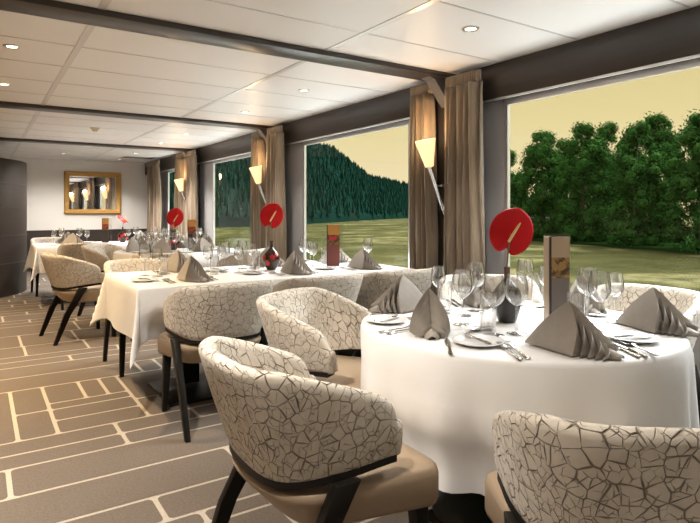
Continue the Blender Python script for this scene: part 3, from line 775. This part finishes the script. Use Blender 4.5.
# vases, flowers, menus
def vase(x, y, label, glassy=True, s=1.0):
    t = thing('bottle_vase', label, 'vase', (x, y, TZ))
    k = 'brown_glass' if glassy else 'grey_vase'
    pr = [(.0005, .0), (.030, 0), (.034, .004), (.050, .030), (.064, .065), (.066, .085), (.060, .110), (.044, .135), (.024, .155), (.0145, .168), (.0125, .172)]
    if not glassy: pr = [(.0005, 0), (.032, 0), (.036, .004), (.048, .04), (.058, .08), (.059, .10), (.052, .125), (.036, .15), (.018, .168), (.0125, .174)]
    b = MB(); b.lathe(pr, k, 32); bo = b.build('vase_body', t, angle=50)
    b = MB(); b.lathe([(.0125, pr[-1][1]), (.0120, .215), (.0155, .222), (.0115, .222), (.009, .215), (.009, .18)], k if glassy else 'cork', 20); b.build('neck', t, angle=50)
    if glassy:
        for az, z_, rr in ((250, .10, .022), (215, .055, .020), (290, .118, .016), (180, .10, .02), (330, .06, .02), (70, .08, .022)):
            b = MB(); rows = []
            prf = lambda z: next((r0 + (r1 - r0) * (z - z0) / (z1 - z0) for (r0, z0), (r1, z1) in zip(pr[1:], pr[2:]) if z0 <= z <= z1), .06) + .0012
            for i in range(4):
                row = []
                for j in range(15):
                    an = 2 * PI * j / 15; q = rr * i / 3 * (1 + .18 * math.sin(5 * an)); zz = z_ + q * math.sin(an); r_ = prf(zz); th = R(az) + q * math.cos(an) / r_
                    row.append((r_ * math.cos(th), r_ * math.sin(th), zz))
                rows.append(row)
            b.grid(rows, 'redspot', False, True); b.build('painted_blossom', bo)
    return t
def flower(x, y, h, rz, tilt, label, lean=(0, 0), s=1.0, roll=-.3):
    t = thing('anthurium_flower', label, 'flower', (x, y, TZ), 0, 'red flowers in the vases')
    top = Vector((lean[0], lean[1], h))
    b = MB(); b.tube([(0, 0, .13), (0, 0, .226), (lean[0] * .45, lean[1] * .45, .226 + (h - .226) * .55), tuple(top)], [.0032, .003, .0028, .003], 'stem', 8); b.build('stem', t)
    # spathe: heart outline, slightly cupped; faces local +X after tilt
    mx = Matrix.Translation(top) @ Matrix.Rotation(rz, 4, 'Z') @ Matrix.Rotation(tilt, 4, 'Y') @ Matrix.Rotation(roll, 4, 'X')
    rows = []; n = 48
    for q in (0.02, .25, .5, .75, .92, 1.0):
        row = []
        for j in range(n):
            a = 2 * PI * j / n            # 0 = up
            rad = .088 * (1 + .10 * math.cos(a))
            rad *= 1 - .34 * math.exp(-((a - PI) / .22) ** 2)        # notch at the bottom
            rad *= 1 + .05 * math.exp(-((min(a, 2 * PI - a)) / .25) ** 2)
            y_ = rad * q * math.sin(a) * 1.0; z_ = rad * q * math.cos(a) * 1.14 + .02
            x_ = -.018 * q ** 2 + .006 * math.sin(3 * a) * q ** 2 - .012 * abs(math.sin(a)) * q
            row.append((x_, y_, z_))
        rows.append(row)
    b = MB(); b.grid([[mx @ Vector((p[0] * s, p[1] * s, p[2] * s)) for p in r] for r in rows], 'red', False, True); b.build('spathe', t, solid=.0025, angle=80)
    b = MB(); b.tube([mx @ Vector(p) * 1 for p in [(.003 * s, 0, -.015 * s), (.018 * s, .006 * s, .015 * s), (.030 * s, .016 * s, .055 * s), (.034 * s, .02 * s, .07 * s)]], [.0055, .006, .0048, .002], 'spadix', 10); b.build('spadix', t)
    return t
def menu(x, y, rz, label, top='orange_card', pic='pic_red', low='maroon_card', w=.09, h=.345):
    t = thing('menu_stand', label, 'menu', (x, y, TZ), rz, 'upright menus on the tables')
    d = .062
    # two board faces leaning together as a three-sided upright
    def face(nm, mx):
        b = MB(); b.box((-w / 2, -.0025, 0), (w / 2, .0025, h * .52), low, mx); f = b.build(nm, t, smooth=False)
        b = MB(); b.box((-w / 2, -.0025, h * .52), (w / 2, .0025, h * .76), pic, mx); b.build('picture_panel', f, smooth=False)
        b = MB(); b.box((-w / 2, -.0025, h * .76), (w / 2, .0025, h), top, mx); b.build('title_panel', f, smooth=False)
    face('menu_board', Matrix.Translation((0, -d / 2, 0)))
    mx = Matrix.Translation((-w / 2 + .0, 0.003, 0)) @ Matrix.Rotation(R(90), 4, 'Z')
    b = MB(); b.box((-d / 2, -.002, 0), (d / 2, .003, h), 'tan_card', mx); b.build('side_board', t, smooth=False)
    b = MB(); b.box((-w / 2 - .004, -d / 2 - .0045, 0), (-w / 2 + .004, -d / 2 + .004, h + .001), 'dark_card'); b.build('spine', t, smooth=False)
    b = MB(); b.box((-w / 2, d / 2 + .001, 0), (w / 2 + .03, d / 2 + .004, h * 1.03), 'acrylic'); b.build('clear_stand', t, smooth=False)
cam_az = lambda x, y: math.atan2(-y, -x)
vase(1.79, 1.55, 'charcoal bottle vase with brown neck on the big round table', False)
flower(1.79, 1.55, .338, cam_az(1.79, 1.55) + .1, R(-8), 'large red flower with cream spike, in front of the first curtain', (.005, -.01), .98)
vase(1.868, 3.91, 'dark brown bottle vase painted with red blossoms, on the first rectangular table')
flower(1.868, 3.91, .385, cam_az(1.87, 3.9) + .05, R(-5), 'red flower above the brown painted vase, before the middle curtain', (-.005, 0), 1.0)
vase(1.87, 6.5, 'brown bottle vase on the second round table, under the round red flower')
flower(1.87, 6.5, .345, cam_az(1.87, 6.5), R(0), 'red flower on the second round table, beside the far menus', (0.01, 0), 1.05)
vase(1.72, 8.47, 'small dark vase with red blossoms on the farthest table')
flower(1.72, 8.47, .33, cam_az(1.7, 8.3) + 1.2, R(-55), 'red flower seen edge-on, leaning over the farthest table below the mirror', (.03, .0), 1.0)
menu(1.968, 1.445, R(-33), 'tall menu with tan top and brown foot on the big round table', 'tan_card', 'pic_gold', 'brown_card', .078, .345)
menu(2.43, 3.92, R(-30), 'maroon menu with orange top on the first rectangular table', w=.10, h=.335)
menu(2.12, 6.60, R(-20), 'menu with orange top beside the far curtain, on the second round table', pic='pic_red', low='dark_card', w=.09)
menu(2.42, 8.42, R(-20), 'menu with orange top behind the small round red flower, on the farthest table', low='dark_card')
menu(1.52, 8.60, R(-20), 'menu with orange top beside the edge-on flower, on the farthest table', low='dark_card', w=.085)

# ------------------------------------------------------------------ outside
WZ = -1.8
m = mat('river_water', (.12, .13, .045), .4, spec=.04); M['water'] = m
v = coords(m, (.55, .55, 1)); n1 = noise(m, v, .35, 4, .6); n2 = noise(m, v, 2.2, 3, .6)
c = ramp(m, n1.outputs['Fac'], [(.35, (.020, .021, .006)), (.55, (.040, .038, .012)), (.66, (.15, .13, .058))])
L(m, mixc(m, .35, c.outputs[0], mixc(m, n2.outputs['Fac'], (.012, .014, .004), (.056, .051, .018))), BS(m).inputs['Base Color']); bump(m, n2.outputs['Fac'], .2, .2)
BS(m).inputs['Specular IOR Level'].default_value = 0
gl = N(m, 'ShaderNodeBsdfGlossy'); gl.inputs['Roughness'].default_value = .15; gl.inputs['Color'].default_value = (1, .92, .72, 1)
mx_ = N(m, 'ShaderNodeMixShader'); mx_.inputs[0].default_value = .07; L(m, BS(m).outputs[0], mx_.inputs[1]); L(m, gl.outputs[0], mx_.inputs[2])
for n_ in m.node_tree.nodes:
    if n_.type == 'BUMP': L(m, n_.outputs[0], gl.inputs['Normal'])
L(m, mx_.outputs[0], m.node_tree.nodes['Material Output'].inputs['Surface'])
b = MB(); b.add([(4, -250, WZ), (420, -250, WZ), (420, 520, WZ), (4, 520, WZ)], [(0, 1, 2, 3)], 'water'); structure(b.build('river', smooth=False))
M['reflector'] = mat('white_reflector_paint', (.82, .82, .80), .6)
b = MB(); b.box((WX + .125, -30, -.25), (WX + 1.9, 45, -.1), 'reflector'); structure(b.build('floor_unseen_reflector', smooth=False))  # added unseen reflector below the sills, bounces daylight up to the ceiling
M['bank'] = mat('grassy_bank', (.014, .036, .008), .95, spec=0)
b = MB(); ring = [(56, 52), (50.5, 48.5), (47.9, 43), (38.6, 6), (36, -12), (120, -40), (130, 25), (78, 50)]
b.prism(ring, WZ - .3, WZ + .22, 'bank'); structure(b.build('riverbank', smooth=False))
def leaf_mat(name, c1, c2):
    m = mat(name, c1, .9, spec=.0); v = coords(m); n = noise(m, v, 1.6, 3); n2 = noise(m, v, 9, 2)
    a = mixc(m, n.outputs['Fac'], c1, c2); L(m, mixc(m, math_(m, 'MULTIPLY', n2.outputs['Fac'], .5), a, tuple(q * .4 for q in c1)), BS(m).inputs['Base Color']); return m
M['leaf'] = leaf_mat('tree_leaves', (.020, .066, .012), (.055, .135, .028))
M['forest'] = leaf_mat('forest_green', (.006, .024, .016), (.012, .040, .026)); M['forest_floor'] = leaf_mat('forest_floor_green', (.003, .011, .008), (.005, .018, .012))
M['bark'] = mat('bark', (.05, .035, .022), .9)
def mk_tree(seed):
    rg = random.Random(seed)
    t = thing('riverside_tree', '', 'tree')
    b = MB(); b.tube([(0, 0, -.5), (.1, .05, 2), (.0, .1, 5), (.1, 0, 8)], [.28, .22, .15, .05], 'bark', 8); b.build('trunk', t)
    b = MB(); blobs = []
    for i in range(150):
        z = rg.uniform(.0, 9.3); env = 2.35 * math.sin(PI * min(1, (z + 2.6) / 12.4)) ** .75 + .2
        a = rg.uniform(0, 6.28); rr = env * math.sqrt(rg.random()) * .9
        blobs.append((rr * math.cos(a), rr * math.sin(a), z, rg.uniform(.4, .8) * (1 if z < 8 else .7)))
    vs, fs = [], []
    for bx, by, bz, br in blobs:
        for k in range(120):
            u, w_ = rg.uniform(-1, 1), rg.uniform(0, 6.28); q = math.sqrt(1 - u * u); rad = br * rg.uniform(.6, 1.0) ** .5 * rg.choice((1, 1.1, 1.25, 1.5, 1.75))
            p = Vector((bx + rad * q * math.cos(w_), by + rad * q * math.sin(w_), bz + rad * u * .8))
            s_ = rg.uniform(.055, .12); nrm = Vector((q * math.cos(w_) + rg.uniform(-.6, .6), q * math.sin(w_) + rg.uniform(-.6, .6), u + rg.uniform(-.2, .9))).normalized()
            a1 = nrm.orthogonal().normalized(); a2 = nrm.cross(a1); i0 = len(vs)
            vs += [p + a1 * s_, p + a2 * s_ * .7, p - a1 * s_, p - a2 * s_ * .7]; fs.append((i0, i0 + 1, i0 + 2, i0 + 3))
        # dark inner mass so the crown is dense
    b.add(vs, fs, 'leaf')
    ico = bmesh.new(); bmesh.ops.create_icosphere(ico, subdivisions=1, radius=1)
    iv = [v_.co.copy() for v_ in ico.verts]; fi = [tuple(q.index for q in f.verts) for f in ico.faces]; ico.free()
    for bx, by, bz, br in blobs: b.add([(bx + p.x * br * .66, by + p.y * br * .66, bz + p.z * br * .58) for p in iv], fi, 'leaf')
    b.build('crown', t, smooth=False, weld=False); return t
TREES = [Kind(lambda s=s: mk_tree(s)) for s in (11, 23, 37)]
bd = Vector((-9.6, -36.5)).normalized(); bp_ = Vector((-bd.y, bd.x)); k = 0
ORD = ['first', 'second', 'third', 'fourth', 'fifth', 'sixth', 'seventh', 'eighth', 'ninth']
for row_ in (0, 1):
    for q in range(8):
        p = Vector((50.3, 43.5)) + bd * (6.1 * (q + .5 * row_)) + bp_ * 5.5 * row_
        nm = ('%s tree from the left in the front row on the far bank' if row_ == 0 else '%s tree from the left in the rear row on the far bank') % ORD[q]
        o = TREES[k % 3].put((p.x, p.y, WZ - .25), rnd.uniform(0, 6), nm, 'green trees on the far riverbank'); k += 1
        sc = (.98 if q == 0 and row_ == 0 else 1.13 if q in (1, 2) else rnd.uniform(.97, 1.06)) * (1.07 + .05 * row_); o.scale = (1, 1, sc)
# wooded hill across the river (azimuth from +Y towards +X, shore distance, ridge height)
prof = [(-8, 120, 40), (0, 118, 44), (8, 112, 42), (14, 108, 40), (20, 105, 37), (24, 108, 34), (28, 122, 30.5), (30, 134, 31), (32, 145, 30.5), (33.5, 160, 26), (35.5, 180, 20), (38, 215, 19), (41, 250, 17), (46, 280, 12), (56, 300, 8)]
def prof_at(a):
    for (a0, d0, h0), (a1, d1, h1) in zip(prof, prof[1:]):
        if a0 <= a <= a1: q = (a - a0) / (a1 - a0); return d0 + (d1 - d0) * q, h0 + (h1 - h0) * q
    return prof[-1][1:]
def hill_pt(a, q):
    d, h = prof_at(a); dist = d + q * 110; z = WZ + .3 + (h * .93) * sm(-.15, 1, q) * (1 if q < 1 else 1) + (-6 * (q - 1) if q > 1 else 0)
    return Vector((dist * math.sin(R(a)), dist * math.cos(R(a)), z if q > 0 else WZ - .5))
rows = [[hill_pt(-8 + 64 * i / 128, q) for i in range(129)] for q in (0, .03, .12, .25, .4, .55, .7, .85, 1.0, 1.2)]
b = MB(); b.grid(rows, 'forest_floor'); structure(b.build('hill', angle=180))
b = MB(); rg = random.Random(5)
def conifer(p, h):
    n = 6; r = h * .27; vs, fs = [], []
    for lv, (z0, z1, rr) in enumerate(((-.1, .5, 1.0), (.25, .78, .72), (.55, 1.0, .45))):
        i0 = len(vs); a0 = rg.uniform(0, 1)
        vs += [p + Vector((r * rr * math.cos(a0 + 6.283 * k / n) * rg.uniform(.8, 1.2), r * rr * math.sin(a0 + 6.283 * k / n) * rg.uniform(.8, 1.2), h * z0)) for k in range(n)] + [p + Vector((0, 0, h * z1))]
        fs += [(i0 + k, i0 + (k + 1) % n, i0 + n) for k in range(n)]
    b.add(vs, fs, 'forest')
for i in range(9000):
    a = rg.uniform(-6, 54); q = rg.random() ** .8 * 1.05
    if q < .01: continue
    p = hill_pt(a, q); conifer(p, rg.uniform(1.5, 3.2) * (1.0 + .25 * q))
o = b.build('forest', smooth=False, weld=False); o['kind'] = 'stuff'; o['label'] = 'dark green forest covering the hill across the river'

SKY_FILL = 22
# ------------------------------------------------------------------ world
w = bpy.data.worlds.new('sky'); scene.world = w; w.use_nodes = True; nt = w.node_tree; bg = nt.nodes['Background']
tc = nt.nodes.new('ShaderNodeTexCoord'); sp = nt.nodes.new('ShaderNodeSeparateXYZ'); nt.links.new(tc.outputs['Generated'], sp.inputs[0])
cr = nt.nodes.new('ShaderNodeValToRGB'); e = cr.color_ramp.elements
stops = [(0.0, (.97, .74, .42)), (.06, (1.0, .82, .49)), (.15, (.90, .74, .38)), (.26, (.80, .64, .30)), (.32, (.95, .97, 1.0)), (1.0, (.93, .97, 1.0))]
while len(e) < len(stops): e.new(.5)
for i, (p, c_) in enumerate(stops): e[i].position = p; e[i].color = (*c_, 1)
nt.links.new(sp.outputs['Z'], cr.inputs['Fac']); nt.links.new(cr.outputs['Color'], bg.inputs['Color'])
# bright lobe added to the sky above the view, to light the room
def wn(op, a, b_=None):
    x = nt.nodes.new('ShaderNodeMath'); x.operation = op
    for k, v_ in enumerate((a, b_)):
        if v_ is None: continue
        if isinstance(v_, (int, float)): x.inputs[k].default_value = v_
        else: nt.links.new(v_, x.inputs[k])
    return x.outputs[0]
def wr(v_, a, b_, lo, hi):
    x = nt.nodes.new('ShaderNodeMapRange'); x.interpolation_type = 'SMOOTHSTEP'
    for nm_, q in (('From Min', a), ('From Max', b_), ('To Min', lo), ('To Max', hi)): x.inputs[nm_].default_value = q
    nt.links.new(v_, x.inputs['Value']); return x.outputs['Result']
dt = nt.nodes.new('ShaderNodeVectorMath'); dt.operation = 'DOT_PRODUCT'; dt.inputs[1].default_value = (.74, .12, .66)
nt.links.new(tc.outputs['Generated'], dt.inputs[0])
glow = wn('MULTIPLY', wr(dt.outputs['Value'], .70, .93, 0, SKY_FILL), wr(sp.outputs['Z'], .27, .42, 0, 1))
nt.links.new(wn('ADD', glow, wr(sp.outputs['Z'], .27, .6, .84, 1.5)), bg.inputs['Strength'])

# ------------------------------------------------------------------ camera
cd = bpy.data.cameras.new('camera'); cam = bpy.data.objects.new('camera', cd); COL.objects.link(cam)
cam.location = (0, 0, 1.2); cam.rotation_euler = (R(90), 0, R(-33.5))
cd.sensor_width = 36; cd.lens = 562 / 700 * 36; cd.shift_y = (211 - 261.5) / 700; cd.clip_start = .05; cd.clip_end = 2000
scene.camera = cam
scene.view_settings.view_transform = 'Standard'; scene.view_settings.look = 'None'; scene.view_settings.gamma = 1.0; scene.view_settings.exposure = 0.19
scene.cycles.transparent_max_bounces = 48; scene.cycles.max_bounces = 10; scene.cycles.diffuse_bounces = 5; scene.cycles.caustics_reflective = False; scene.cycles.caustics_refractive = False
scene.cycles.sample_clamp_indirect = 6
